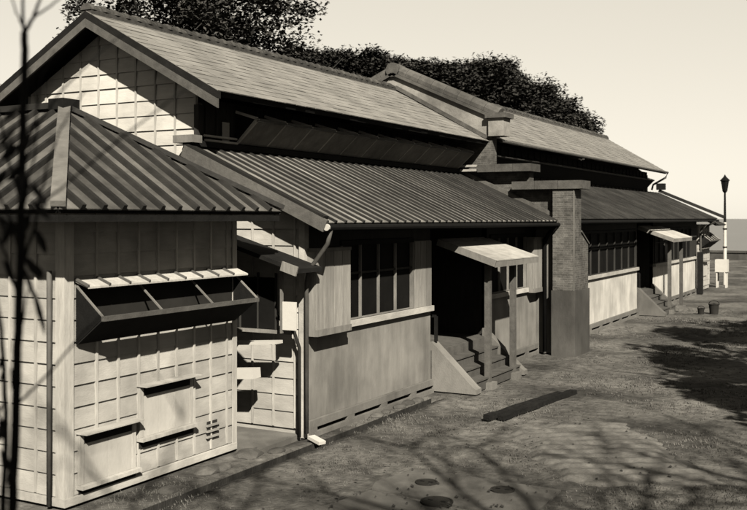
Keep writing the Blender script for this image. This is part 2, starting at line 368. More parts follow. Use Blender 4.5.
# left lean-to (mirror side)
seam_roof(hall, (2 * RX + 7.76, 24.8, 3.55), (2 * RX + 7.76, 12.6, 3.55), (-15.11, 24.8, 4.9), (-15.11, 12.6, 4.9), .61, 'roof', 'roofrib', 'rear_lean_to_roof')
box('rear_wall', 'siding_x', hall, 2 * RX - XF, 2 * RX - XF + .12, Y0, 24.7, 0, 3.6)
box('rear_end_wall', 'siding_y', hall, 2 * RX - XF + .125, -15.105, Y0 + .01, Y0 + .12, 0, 3.9)
# end wall of the lean-to
ew = MB().prism([(XC + .002, 0), (XF - .01, 0), (XF - .01, lean_z(XF) - .14), (XC + .002, lean_z(XC) - .14)], lambda a, b, d: (a, d, b), Y0 + .003, Y0 + .12).build('end_wall', 'siding_y', hall)
ER = lambda z: min(XF - .02, -7.95 - (z - 3.42) / .455)
weatherboards(ew, mapY(Y0), .14, 4.7, .275, lambda z: XC + .01, ER, 'siding_y')
battens(ew, mapY(Y0), [XF - .16 - .43 * i for i in range(5)], .14, lambda a: lean_z(a) - .16)
box('corner_post', 'trimlight', hall, XF - .06, XF + .05, Y0 - .07, Y0 + .06, .0, lean_z(XF) - .16)

def foundation(t, y0, y1, gaps=1.25, top=.25):
    f = MB().box(XF - .05, XF + .07, y0, y1, .125, top).build('foundation', 'found', t)
    box('plinth_foot', 'found', f, XF - .05, XF + .085, y0, y1, -.2, .045)
    y = y0
    while y < y1:
        box('pad', 'found', f, XF - .049, XF + .068, y, min(y + .24, y1), .046, .124); y += gaps
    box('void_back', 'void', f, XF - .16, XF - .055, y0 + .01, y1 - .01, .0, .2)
def window(t, y0, y1, n, z0=1.80, z1=3.12, material='trim'):
    f = box('window', material, t, XF - .06, XF + .03, y0 + .052, y1 - .052, z0, z0 + .018)
    for a in (y0, y1 - .05): box('jamb', material, f, XF - .06, XF + .03, a, a + .05, z0, z1)
    box('lintel', 'dark', f, XF - .06, XF + .035, y0, y1, z1 + .002, z1 + .09)
    st = (y1 - y0 - .1) / n
    for i in range(n):
        a = y0 + .05 + i * st
        box('pane', 'glass', f, XF - .05, XF - .035, a + .02, a + st - .02, z0 + .02, z0 + .80); box('pane', 'glass', f, XF - .05, XF - .035, a + .02, a + st - .02, z0 + .84, z1)
        if i: box('mullion', material, f, XF - .04, XF + .012, a - .015, a + .015, z0 + .01, z1)
    box('transom', 'vboarddark', f, XF - .04, XF + .008, y0 + .05, y1 - .05, z0 + .80, z0 + .84)
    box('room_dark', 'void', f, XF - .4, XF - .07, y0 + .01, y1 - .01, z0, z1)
def shutter_box(t, y0, y1, out=.2, z0=1.66, z1=3.05):
    s = box('shutter_box', 'trim', t, XF + .025, XF + out, y0 + .01, y1 - .01, z0 + .02, z1)
    n = max(2, round((y1 - y0) / .29)); st = (y1 - y0) / n
    for i in range(n): box('vertical_board', 'vboard', s, XF + out + .002, XF + out + .02 + random.uniform(0, .006), y0 + i * st + .006, y0 + (i + 1) * st - .006, z0, z1)
    box('top_rail', 'trim', s, XF + .02, XF + out + .04, y0, y1, z1 + .002, z1 + .06); box('bottom_rail', 'trim', s, XF + .02, XF + out + .045, y0, y1, z0 + .0, z0 + .11)
    box('end_panel', 'vboard', s, XF + .03, XF + out, y0 - .012, y0 + .008, z0, z1)
def facade(t, y0, y1, w0, w1, n, plaster, boxes=(), panels=(), wm='trim'):
    """one bay: foundation, rendered dado, sill beam, window, shutter boxes and boarded panels"""
    foundation(t, y0, y1)
    wl = box('dado_wall', plaster, t, XF - .14, XF, y0, y1, .252, 1.68)
    box('upper_wall', 'vboarddark', t, XF - .14, XF - .005, y0, w0, 1.80, lean_z(XF) - .12)
    box('upper_wall', 'vboarddark', t, XF - .14, XF - .005, w1, y1, 1.80, lean_z(XF) - .12)
    box('upper_wall', 'vboarddark', t, XF - .14, XF - .005, w0 + .003, w1 - .003, 3.22, lean_z(XF) - .12)
    box('sill_beam', 'trimlight', t, XF - .13, XF + .09, y0 + .02, y1, 1.682, 1.79)
    window(t, w0, w1, n, material=wm)
    for a, b in boxes: shutter_box(t, a, b)
    for a, b in panels:
        p = box('boarded_panel', 'trim', t, XF - .003, XF + .02, a, b, 1.80, 3.15); k = max(2, round((b - a) / .26)); st = (b - a) / k
        for i in range(k): box('vertical_board', 'vboard', p, XF + .022, XF + .04, a + i * st + .006, a + (i + 1) * st - .006, 1.795, 3.14)
def entry(t, y0, y1, depth=1.6):
    xb = XF - depth
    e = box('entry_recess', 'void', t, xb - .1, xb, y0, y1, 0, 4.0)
    box('side_wall', 'vboarddark', e, xb, XF - .02, y0 - .12, y0, .02, 3.6); box('side_wall', 'vboarddark', e, xb, XF - .02, y1, y1 + .12, .02, 3.6)
    box('landing', 'step', e, xb, XF + .02, y0 + .002, y1 - .002, .0, .84)
    d = box('door', 'vboard', t, xb + .004, xb + .05, y0 + 1.0, y0 + 1.9, .85, 2.8)
    for i in range(4): box('door_plank', 'vboarddark', d, xb + .052, xb + .07, y0 + 1.02 + i * .215, y0 + 1.21 + i * .215, .88, 2.76)
    MB().tube([(xb + .09, y0 + 1.08, 1.75), (xb + .09, y0 + 1.08, 1.9)], .015, 6).build('handle', 'metal', d)
    st = box('steps', 'step', t, XF + .022, XF + .10, y0 + .33, y1 - .3, 0, .83)
    for i in range(3):
        box('step', 'step', st, XF + .102 + .27 * i, XF + .10 + .27 * (i + 1), y0 + .32, y1 - .28, 0, .80 - .2 * (i + 1))
        box('tread', 'step', st, XF + .10 + .27 * i, XF + .13 + .27 * (i + 1), y0 + .33, y1 - .29, .802 - .2 * (i + 1), .835 - .2 * (i + 1))
    for ya, yb in ((y0 + .03, y0 + .31), (y1 - .27, y1 - .05)):
        MB().prism([(XF - .02, 0), (XF + 1.02, 0), (XF + 1.02, .10), (XF + .95, .14), (XF + .02, 1.02), (XF - .02, 1.02)], lambda a, b, d_: (a, d_, b), ya, yb).build('cheek_wall', 'found', st)
    box('rail_post', 'dark', st, XF + .03, XF + .09, y0 + .12, y0 + .18, 1.02, 1.55); MB().bar((XF + .06, y0 + .15, 1.55), (XF - .9, y0 + .15, 1.55), .05, .05).build('hand_rail', 'dark', st)
    box('rail_post', 'dark', st, XF - .6, XF - .55, y0 + .12, y0 + .17, .845, 1.53)
def canopy(t, y0, y1, xb=XF - .1, xf=-7.42, zb=3.14, zf=2.72, posts=None, zpost=.12):
    c = MB().hexa([(xb, y0, zb - .05), (xf, y0, zf - .05), (xf, y1, zf - .05), (xb, y1, zb - .05), (xb, y0, zb), (xf, y0, zf), (xf, y1, zf), (xb, y1, zb)]).build('canopy', 'trimlight', t)
    k = 5; st = (y1 - y0) / k
    for i in range(k):
        a, b = y0 + i * st + .004, y0 + (i + 1) * st - .004
        MB().hexa([(xb, a, zb + .002), (xf + .04, a, zf - .011), (xf + .04, b, zf - .011), (xb, b, zb + .002), (xb, a, zb + .022), (xf + .04, a, zf + .010), (xf + .04, b, zf + .010), (xb, b, zb + .022)]).build('canopy_board', 'trimlight', c)
    MB().bar((xb, y0 - .03, zb - .045), (xf + .05, y0 - .03, zf - .06), .04, .14).build('canopy_verge', 'trim', c)
    box('canopy_fascia', 'trim', c, xf + .003, xf + .035, y0, y1, zf - .14, zf - .02)
    for py in posts:
        px_ = xf - .28; pz = zf + (zb - zf) * .28 / (xf - xb) * 1.0 - .055
        p = box('post', 'barge', c, px_ - .06, px_ + .06, py - .06, py + .06, zpost, pz)
        box('post_base', 'found', c, px_ - .15, px_ + .15, py - .15, py + .15, -.05, zpost)
    MB().box(xf - .33, xf - .24, posts[0] + .062, posts[-1] - .062, zf - .06, zf + .02).build('post_beam', 'dark', c)

facade(hall, Y0 + .06, 18.15, 14.46, 17.32, 4, 'plasterA', boxes=[(13.33, 14.45)], panels=[(17.34, 18.13)])
entry(hall, 18.15, 21.3)
canopy(hall, 18.75, 21.45, posts=(19.12, 20.62))
facade(hall, 21.3, 24.78, 21.45, 23.95, 4, 'plasterA', boxes=[(23.98, 24.75)])
# downpipes
MB().tube([(-7.90, 13.0, 3.42), (-7.97, 13.02, 3.2), (-8.42, 13.16, 2.75), (-8.47, 13.18, 2.55), (-8.47, 13.18, .1)], .036, 8).build('downpipe', 'pipe', hall, smooth=True)
MB().tube([(-9.0, 13.1, 2.0), (-8.66, 13.1, 1.75), (-8.56, 13.1, 1.5), (-8.56, 13.1, .05)], .03, 8).build('waste_pipe', 'void', hall, smooth=True)
MB().tube([(-7.92, 24.4, 3.40), (-8.15, 24.5, 3.2), (-8.3, 24.62, 3.0), (-8.3, 24.62, .05)], .055, 8).build('downpipe', 'metal', hall, smooth=True)

# ------------------------------------------------------------------ brick fire wall
fw = thing('brick_fire_wall', 'stepped brick fire wall with buttress splitting the row of halls', 'wall', (-8, 25, 0))
prof = [(-7.52, 0), (-7.52, 4.38), (-8.80, 4.38), (-8.80, 4.87), (-9.88, 4.87), (-9.88, 5.86), (2 * RX + 9.88, 5.86), (2 * RX + 9.88, 4.87), (2 * RX + 8.8, 4.38), (2 * RX + 8.0, 0)]
MB().prism(prof, lambda a, b, d: (a, d, b), 24.83, 25.17).build('wall_body', 'brick', fw)
MB().prism([(-9.62, 5.862), (-9.62, 6.36), (RX, 7.86), (2 * RX + 9.62, 6.36), (2 * RX + 9.62, 5.862)], lambda a, b, d: (a, d, b), 24.84, 25.16).build('parapet', 'parapet', fw)
pier = box('buttress', 'brick', fw, -8.06, -7.48, 24.56, 25.19, 1.70, 4.372)
box('buttress_base', 'render', fw, -8.09, -7.45, 24.53, 25.89, -.1, 1.698)
MB().prism([(25.193, 1.70), (25.86, 1.70), (25.86, 2.9), (25.193, 3.22)], lambda a, b, d: (d, a, b), -8.06, -7.485).build('side_buttress', 'brick', fw)
MB().prism([(25.17, 3.235), (25.90, 2.885), (25.90, 2.93), (25.17, 3.285)], lambda a, b, d: (d, a, b), -8.1, -7.45).build('weathering_slab', 'coping', fw)
box('pale_corner_strip', 'found', fw, -7.50, -7.474, 24.552, 24.585, 1.70, 4.37)  # thin pale strip along the near corner of the buttress
MB().box(-8.62, -8.10, 24.80, 24.828, 0, 3.3).build('rendered_face', 'found', fw)
for x0, x1, z0, z1 in ((-9.19, -7.26, 4.382, 4.60), (-10.19, -8.66, 4.872, 5.08)):
    for i in range(3):
        a = x0 + (x1 - x0) * i / 3 + .004; b = x0 + (x1 - x0) * (i + 1) / 3 - .004
        box('coping_slab', 'coping', fw, a, b, 24.50, 25.32, z0, z1 + random.uniform(-.006, .006))
MB().box(-9.95, -9.50, 24.72, 25.22, 5.87, 6.36).build('kneeler', 'parapet', fw)
MB().box(-10.02, -9.42, 24.64, 25.30, 6.362, 6.50).build('kneeler_cap', 'coping', fw)
for sg in (1, -1):
    A = Vector((RX, 25, 7.93)); B = Vector((RX + sg * 3.25, 25, 6.47)); k = 8
    for i in range(k):
        a = A.lerp(B, (i + .01) / k); b = A.lerp(B, (i + .99) / k)
        MB().tube([a, b], .20, 12).build('coping_tile', 'coping', fw, smooth=False)
    MB().bar(A + Vector((0, 0, -.12)), B + Vector((0, 0, -.12)), .52, .08).build('coping_bed', 'coping', fw)
    MB().bar((RX + sg * .1, 24.79, 7.42), (RX + sg * 2.95, 24.79, 5.84), .09, .10).build('roof_flashing', 'coping', fw)
MB().tube([(RX, 24.74, 7.93), (RX, 25.26, 7.93)], .21, 12).build('apex_tile', 'coping', fw)
MB().bar((-7.94, 24.77, 3.62), (-10.75, 24.77, lean_z(-10.75) + .10), .08, .10).build('roof_flashing', 'coping', fw)

# ------------------------------------------------------------------ the far hall
far = thing('timber_hall', 'far timber hall beyond the brick fire wall, with whitewashed lower walls', 'building', (-10, 36, 0))
main_roof(far, 25.20, 48.0, 5.86, 7.62)
cw = box('clerestory_wall', 'vboarddark', far, XC - .12, XC, 25.2, 47.5, 4.6, 5.85)
for y in frange(25.4, 47.4, .62): box('cover_strip', 'vboarddark', cw, XC + .002, XC + .03, y, y + .05, 4.85, 5.80)
chute(far, XC, 26.2, 46.8, 4.98, 5.42, 5.66, .47, 22, dividers='vboarddark')
box('gable_wall', 'siding_y', far, -15.1, XC, 47.5, 47.62, 0, 5.7)
MB().prism([(-15.1, 5.702), (XC, 5.702), (RX, 7.3)], lambda a, b, d: (a, d, b), 47.5, 47.62).build('gable_peak', 'siding_y', far)
box('rear_wall', 'siding_x', far, 2 * RX - XF, 2 * RX - XF + .12, 25.3, 47.5, 0, 3.6)
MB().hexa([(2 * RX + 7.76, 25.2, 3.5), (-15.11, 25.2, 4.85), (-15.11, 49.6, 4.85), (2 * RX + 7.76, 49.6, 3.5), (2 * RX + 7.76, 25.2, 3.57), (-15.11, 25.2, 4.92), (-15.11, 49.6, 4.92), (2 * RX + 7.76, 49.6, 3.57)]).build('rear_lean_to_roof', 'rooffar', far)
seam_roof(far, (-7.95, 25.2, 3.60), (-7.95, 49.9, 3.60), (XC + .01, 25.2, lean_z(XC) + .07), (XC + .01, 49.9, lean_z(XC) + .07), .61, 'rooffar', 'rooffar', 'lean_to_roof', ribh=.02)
MB().bar((-7.6, 49.9, 3.66), (XC + .05, 49.9, lean_z(XC) + .17), .22, .14).build('verge_capping', 'roofrib', far)
MB().box(XC - .05, XC + .35, 49.7, 50.1, 5.06, 5.38).build('verge_finial', 'dark', far)
MB().tube([(-9.93, 25.6, 5.80), (-9.93, 47.95, 5.84), (-10.05, 48.05, 5.6), (-10.6, 47.8, 5.25), (-10.65, 47.75, 5.0)], .05, 8).build('gutter', 'pipe', far)
MB().tube([(-7.89, 25.95, 3.50), (-7.89, 49.9, 3.50)], .05, 8).build('gutter', 'metal', far)
facade(far, 25.9, 36.1, 26.1, 35.9, 10, 'plasterB', wm='vboarddark')
entry(far, 36.1, 38.8)
canopy(far, 36.7, 40.3, posts=(37.5, 39.7), zb=3.3, zf=2.85)
facade(far, 38.8, 48.1, 39.0, 46.6, 8, 'plasterB', wm='vboarddark')
box('end_wall', 'plasterB', far, XC, XF - .14, 48.0, 48.1, 0, 3.6)
MB().tube([(-7.75, 48.2, 3.45), (-8.4, 48.3, 3.1), (-8.45, 48.3, 2.9), (-8.45, 48.3, .05)], .05, 8).build('downpipe', 'pipe', far)
box('buttress', 'dark', far, XF + .1, XF + .35, 47.6, 47.85, 0, 2.0)

# far annex with its own little ventilator
fa = thing('boarded_annex', 'small boarded annex at the far end of the halls beside the lamp post', 'building', (-9.6, 51, 0))
bd = box('wall', 'siding_x', fa, -11.5, -8.75, 49.2, 52.4, 0, 3.3)
weatherboards(bd, mapX(-8.75), .2, 3.3, .275, lambda z: 49.2, lambda z: 52.4, 'siding_x')
battens(bd, mapX(-8.75), [49.25 + .5 * i for i in range(7)], .2, lambda a: 3.3)
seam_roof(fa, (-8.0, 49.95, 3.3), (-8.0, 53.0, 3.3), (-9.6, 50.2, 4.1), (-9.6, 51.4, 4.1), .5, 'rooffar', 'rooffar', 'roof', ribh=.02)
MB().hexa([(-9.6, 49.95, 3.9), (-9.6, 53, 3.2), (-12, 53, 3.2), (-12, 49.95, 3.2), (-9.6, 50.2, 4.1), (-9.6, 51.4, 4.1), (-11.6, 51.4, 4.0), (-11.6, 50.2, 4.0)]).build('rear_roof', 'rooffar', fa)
chute(fa, -8.75, 49.4, 52.3, 2.1, 2.5, 2.95, .55, 4)
s = box('shutter', 'panel', fa, -8.71, -8.67, 50.3, 51.4, .7, 1.4); box('shutter_hood', 'trim', s, -8.72, -8.5, 50.2, 51.5, 1.42, 1.47)

# ------------------------------------------------------------------ the near annex (hipped end towards the yard)
an = thing('boarded_annex', 'small hip roofed boarded annex in the left foreground with long ventilator', 'building', (-11, 10.35, 0))
XA, YA0, YA1 = -9.12, 8.63, 12.08; EX, EY0, EY1, EZ = -8.42, 7.87, 12.38, 3.72; AX, AZ = -10.70, 5.20; YM = (EY0 + EY1) / 2
wr = box('side_wall', 'siding_x', an, XA - .12, XA, YA0, YA1, .12, 3.78)
cellR = [YA0 + .12 + .39 * i for i in range(9)]
weatherboards(wr, mapX(XA), .14, 3.75, .275, lambda z: YA0 + .04, lambda z: YA1 - .02, 'siding_x')
battens(wr, mapX(XA), cellR[1:], .14, lambda a: 3.75)
wf = box('front_wall', 'siding_y', an, -17, XA - .122, YA0 + .002, YA0 + .12, .12, 3.78)
weatherboards(wf, mapY(YA0), .14, 3.75, .275, lambda z: -17, lambda z: XA - .03, 'siding_y')
battens(wf, mapY(YA0), [-9.59 - .47 * i for i in range(15)], .14, lambda a: 3.75)
box('rear_wall', 'siding_y', an, -17, XA - .122, YA1 - .12, YA1, .12, 3.78)
box('corner_board', 'batten', an, XA - .10, XA + .055, YA0 - .055, YA0 - .035, .1, 3.74); box('corner_board', 'batten', an, XA + .036, XA + .056, YA0 - .034, YA0 + .10, .1, 3.74)
box('corner_board', 'batten', an, XA + .036, XA + .056, YA1 - .08, YA1 + .02, .1, 3.74)
box('sill_beam', 'trimlight', an, XA - .12, XA + .075, YA0 - .07, YA1, .02, .118); box('sill_beam', 'trimlight', an, -17, XA - .123, YA0 - .07, YA0 + .1, .02, .118)
box('footing', 'dark', an, -17, XA - .03, YA0 + .03, YA1 - .03, -.2, .018)
MB().tube([(XA - .16, YA0 - .10, 2.95), (XA - .16, YA0 - .10, .02)], .032, 8).build('downpipe', 'pipe', an, smooth=True)
# roof: hip end facing the yard, long slopes either side
seam_roof(an, (EX, EY0, EZ), (EX, EY1, EZ), (AX, YM - .01, AZ), (AX, YM + .01, AZ), .36, 'annexroof', 'roofrib', 'hip_end_roof', rib=.08, ribh=.07)
seam_roof(an, (-17.5, EY0, EZ), (EX, EY0, EZ), (-17.5, YM, AZ), (AX, YM, AZ), .40, 'annexroof', 'roofrib', 'front_roof', rib=.08, ribh=.07)
seam_roof(an, (EX, EY1, EZ), (-17.5, EY1, EZ), (AX, YM, AZ), (-17.5, YM, AZ), .40, 'annexroof', 'roofrib', 'rear_roof', rib=.06)
MB().bar((EX + .02, EY0 - .02, EZ + .05), (AX, YM, AZ + .05), .17, .07).build('hip_cap', 'hipcap', an)
MB().bar((EX + .02, EY1 + .02, EZ + .05), (AX, YM, AZ + .05), .17, .07).build('hip_cap', 'roofrib', an)
MB().bar((AX + .1, YM, AZ + .05), (-17.4, YM, AZ + .05), .22, .09).build('ridge_cap', 'roofrib', an)
MB().box(AX - .16, AX + .14, YM - .16, YM + .16, AZ - .02, AZ + .14).build('apex_cap', 'dark', an)
box('eaves_board', 'dark', an, EX - .06, EX - .02, EY0 + .02, EY1 - .02, EZ - .16, EZ - .075); box('eaves_board', 'dark', an, -17.4, EX - .065, EY0 + .02, EY0 + .06, EZ - .16, EZ - .075)
# ventilator with its slip of roof
cc = chute(an, XA, 8.78, 12.02, 2.02, 2.36, 2.80, .49, 3, dividers='trim')
box('vent_back', 'void', cc, XA + .049, XA + .0525, 8.82, 11.98, 2.10, 2.76)  # dark plate on the wall behind the ventilator
k = 9; st = (12.10 - 8.76) / k
for i in range(k):
    a = 8.76 + i * st
    MB().hexa([(XA + .05, a + .004, 2.80), (XA + .27, a + .004, 2.725), (XA + .27, a + st - .004, 2.725), (XA + .05, a + st - .004, 2.80), (XA + .05, a + .004, 2.83), (XA + .27, a + .004, 2.75), (XA + .27, a + st - .004, 2.75), (XA + .05, a + st - .004, 2.83)]).build('roof_slip', 'batten', cc)
    MB().bar((XA + .05, a, 2.845), (XA + .28, a, 2.76), .03, .03).build('slip_rib', 'barge', cc)
def hatch(y0, y1, z0, z1, split):
    f = box('hatch', 'batten', an, XA + .036, XA + .051, y0 - .02, y1 + .02, z0, z1)
    for a in (y0 - .02, y1 - .05): box('jamb', 'batten', f, XA + .052, XA + .078, a, a + .07, z0, z1)
    for i in range(split): a = y0 + .05 + (y1 - y0 - .1) * i / split; b = y0 + .05 + (y1 - y0 - .1) * (i + 1) / split; box('panel', 'panel', f, XA + .052, XA + .066, a + .003, b - .003, z0, z1)
    box('dark_strip', 'void', f, XA + .067, XA + .0705, y0 + .052, y1 - .052, z1 - .13, z1)  # thin dark strip across the tops of the panels
    box('dark_strip', 'void', f, XA + .051, XA + .0535, y0 - .02, y1 + .04, z0 - .15, z0 - .052)  # thin dark strip on the wall under the sill
    box('hood_board', 'siding_x', f, XA + .03, XA + .215, y0 - .04, y1 + .04, z1 + .004, z1 + .022)
    box('sill', 'batten', f, XA + .03, XA + .15, y0 - .04, y1 + .06, z0 - .05, z0 - .002)
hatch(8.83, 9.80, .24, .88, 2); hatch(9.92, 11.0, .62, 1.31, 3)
v = box('vent_back', 'void', an, XA + .037, XA + .045, 11.38, 11.62, .30, .56)
for i in range(3): MB().bar((XA + .055, 11.36, .33 + .085 * i), (XA + .055, 11.64, .33 + .085 * i), .03, .03).build('louvre', 'siding_x', v)
# passage between annex and hall: low roof, window partition, shelves
pr = MB().hexa([(-10.6, 12.5, 3.46), (-8.2, 12.5, 2.745), (-8.2, 13.22, 2.745), (-10.6, 13.22, 3.46), (-10.6, 12.5, 3.53), (-8.2, 12.5, 2.815), (-8.2, 13.22, 2.815), (-10.6, 13.22, 3.53)]).build('passage_roof', 'dark', an)
MB().bar((-8.48, 12.47, 2.86), (-8.19, 12.47, 2.775), .03, .15).build('fascia_end', 'vboard', pr)
pw = box('passage_window', 'trim', an, -10.6, -8.72, 13.10, 13.15, 1.70, 1.76)
for i in range(4): box('pane', 'glass', pw, -10.46 + .36 * i, -10.13 + .36 * i, 13.12, 13.14, 1.77, 2.62)
for i in range(5): box('mullion', 'vboarddark', pw, -10.49 + .36 * i, -10.465 + .36 * i, 13.11, 13.15, 1.762, 2.7)
box('white_sash', 'white', an, -8.66, -8.40, 12.76, 12.785, 1.82, 2.27); box('sash_post', 'trim', an, -8.70, -8.665, 12.75, 12.80, 1.762, 2.75)
MB().bar((-9.95, 12.75, 1.53), (-8.72, 12.75, 1.62), .22, .05).build('shelf', 'white', an)
MB().bar((-9.95, 12.70, 1.03), (-9.12, 12.70, 1.10), .22, .16).build('shelf_box', 'white', an)
box('passage_threshold', 'found', an, -10.5, -8.62, 12.1, 13.24, -.1, .06)

# ------------------------------------------------------------------ yard things
def manhole(p, r, label):
    t = thing('manhole_cover', label, 'manhole cover', (*p, .02), 'manhole covers in the yard slab'); mb = MB(); nn = 28
    def disc(r0, z0, z1): 
        q = [(p[0] + r0 * math.cos(2 * math.pi * k / nn), p[1] + r0 * math.sin(2 * math.pi * k / nn)) for k in range(nn)]
        return MB().prism(q, lambda a, b, d: (a, b, d), z0, z1)
    disc(r, -.02, .012).build('lid', 'void', t)
    q = MB(); vs = []
    for k in range(nn):
        c, s_ = math.cos(2 * math.pi * k / nn), math.sin(2 * math.pi * k / nn)
        for rr, zz in ((r + .006, -.02), (r + .03, -.02), (r + .03, .016), (r + .006, .016)): vs.append((p[0] + c * rr, p[1] + s_ * rr, zz))
    fs = [(4 * k + j, 4 * k + (j + 1) % 4, 4 * ((k + 1) % nn) + (j + 1) % 4, 4 * ((k + 1) % nn) + j) for k in range(nn) for j in range(4)]
    q.add(vs, fs).build('rim', 'void', t)
    for k in (-1, 1): MB().box(p[0] + k * r * .5 - .03, p[0] + k * r * .5 + .03, p[1] - .012, p[1] + .012, .013, .02).build('key_slot', 'metal', t)
sl_ = MB().prism([(-6.30, 11.55), (-6.12, 12.42), (-3.95, 12.38), (-3.9, 10.95), (-6.2, 11.25)], lambda a, b, d: (a, b, d), -.08, -.002).build('yard_slab', 'concrete'); sl_['kind'] = 'structure'
sl2 = MB().prism([(-6.17, 11.17), (-3.9, 10.72), (-4.3, 8.6), (-6.6, 8.9)], lambda a, b, d: (a, b, d), -.08, -.008).build('yard_slab', 'concrete'); sl2['kind'] = 'structure'
manhole((-5.66, 11.82), .125, 'small dark manhole cover at the left corner of the yard slab')
manhole((-4.62, 11.98), .13, 'small dark manhole cover on the right of the yard slab')
manhole((-5.16, 11.08), .18, 'largest dark manhole cover, lowest in the picture')
def timber(a, b, wd, ht, label):
    a = Vector(a); b = Vector(b); d = (b - a); k = 14; sd = Vector((-d.y, d.x, 0)).normalized(); vs = []; fs = []
    for i in range(k + 1):
        c = a + d * i / k; w2 = wd / 2 + random.uniform(-.02, .012); h2 = ht + random.uniform(-.012, .008)
        vs += [tuple(c - sd * w2), tuple(c + sd * w2), tuple(c + sd * w2 * .92 + Vector((0, 0, h2))), tuple(c - sd * w2 * .9 + Vector((0, 0, h2 + random.uniform(-.01, .01))))]
    for i in range(k):
        for j in range(4): q = 4 * i + j; r_ = 4 * i + (j + 1) % 4; fs.append((q, r_, r_ + 4, q + 4))
    fs += [(3, 2, 1, 0), (4 * k, 4 * k + 1, 4 * k + 2, 4 * k + 3)]
    return tag(MB().add(vs, fs).build('timber', 'timber'), label, 'timber', 'old timbers lying in the yard')
timber((-6.50, 16.05, -.02), (-6.06, 18.95, -.02), .17, .10, 'nearer dark rotten timber lying on the yard grass')
timber((-6.28, 16.20, -.02), (-5.92, 19.40, -.02), .15, .09, 'further dark rotten timber, longer of the pair on the grass')
def bucket(x, y, r, h, label):
    t = thing('bucket', label, 'bucket', (x, y, 0), 'buckets on the yard'); nn = 18; vs = []; fs = []
    pr_ = [(r * .82, -.03), (r, h), (r * 1.05, h), (r * 1.05, h - .03), (r * .93, h - .03), (r * .75, .03)]
    pr_ = [(r * .82, -.03), (r * .98, h - .04), (r * 1.05, h - .04), (r * 1.05, h), (r * .93, h), (r * .76, .0)]
    for k in range(nn):
        for rr, z in pr_: vs.append((x + rr * math.cos(2 * math.pi * k / nn), y + rr * math.sin(2 * math.pi * k / nn), z))
    m_ = len(pr_)
    fs = [(m_ * k + j, m_ * ((k + 1) % nn) + j, m_ * ((k + 1) % nn) + j + 1, m_ * k + j + 1) for k in range(nn) for j in range(m_ - 1)] + [tuple(m_ * k + m_ - 1 for k in range(nn)), tuple(m_ * k for k in range(nn))[::-1]]
    MB().add(vs, fs).build('pail', 'void', t)
    MB().tube([(x + r * 1.02 * math.cos(a), y + .05, h - .03 + r * .8 * math.sin(a)) for a in [math.pi * i / 12 for i in range(13)]], .012, 6).build('handle', 'metal', t)
bucket(-6.20, 38.2, .19, .36, 'larger black bucket standing in the far yard'); bucket(-6.62, 37.9, .13, .2, 'smaller black bucket left of the larger one in the far yard')
# furrowed seed bed
c0 = Vector((-4.15, 14.9)); ax = Vector((math.cos(R(YAW + 4)), math.sin(R(YAW + 4)))); ay = Vector((-ax.y, ax.x)); vs = []; fs = []; NX, NY = 50, 170
for j in range(NY + 1):
    for i in range(NX + 1):
        u_ = (i / NX - .5) * 2.7; v_ = (j / NY - .5) * 4.6; p = c0 + ax * u_ + ay * v_
        e_ = max(abs(u_) / 1.35, abs(v_) / 2.3); fa_ = max(0, min(1, (1 - e_ - .22 * (noise.noise((p.x * 1.1, p.y * 1.1, 4)) + .4)) * 5))
        z = gz(p.x, p.y) - .03 + fa_ * (.075 + .014 * math.sin(v_ / .29 * 2 * math.pi + noise.noise((p.x * .5, p.y * .5, 1)) * .8) + .006 * noise.noise((p.x * 6, p.y * 6, 8)))
        vs.append((p.x, p.y, z))
for j in range(NY):
    for i in range(NX): a = j * (NX + 1) + i; fs.append((a, a + 1, a + NX + 2, a + NX + 1))
fb = MB().add(vs, fs).build('furrowed_soil', 'soil', fix=False); fb['kind'] = 'structure'
# lamp post
lp = thing('lamp_post', 'slender white lamp post with black lantern at the end of the halls', 'lamp post', (-8.4, 55.3, 0))
MB().tube([(-8.4, 55.3, -.1), (-8.4, 55.3, 3.4)], [.10, .085], 10).build('lower_pole', 'white', lp); MB().tube([(-8.4, 55.3, 3.4), (-8.4, 55.3, 5.0)], [.07, .05], 10).build('upper_pole', 'metal', lp)
for z in (1.0, 2.0, 3.0): MB().tube([(-8.4, 55.3, z), (-8.4, 55.3, z + .07)], .115, 10).build('band', 'metal', lp)
ln = MB().tube([(-8.4, 55.3, 5.0), (-8.4, 55.3, 5.1), (-8.4, 55.3, 5.65)], [.06, .14, .23], 6).build('lantern', 'metal', lp)
MB().tube([(-8.4, 55.3, 5.65), (-8.4, 55.3, 5.70), (-8.4, 55.3, 5.88), (-8.4, 55.3, 6.0)], [.27, .27, .08, .02], 6).build('lantern_cap', 'metal', ln)
# distant low wall and white cloth
lw = thing('low_wall', 'low dark wall along the edge of the yard above the sea', 'wall', (10, 88, 0))
for i in range(30): box('coping_stone', 'lowwall', lw, -34 + 3.2 * i + .02, -34 + 3.2 * (i + 1) - .02, 88.0, 88.6, .62, .80)
box('wall_body', 'lowwall', lw, -34, 62, 88.1, 88.5, -.5, .615)
cb = thing('white_crate', 'white painted crate on trestle legs beside the lamp post', 'crate', (-8.1, 52.9, 0))
b_ = box('crate_box', 'white', cb, -8.5, -7.9, 52.7, 53.3, .8, 1.45)
for x in (-8.45, -8.0):
    for y in (52.75, 53.2): box('leg', 'white', cb, x, x + .06, y, y + .06, -.05, .798)
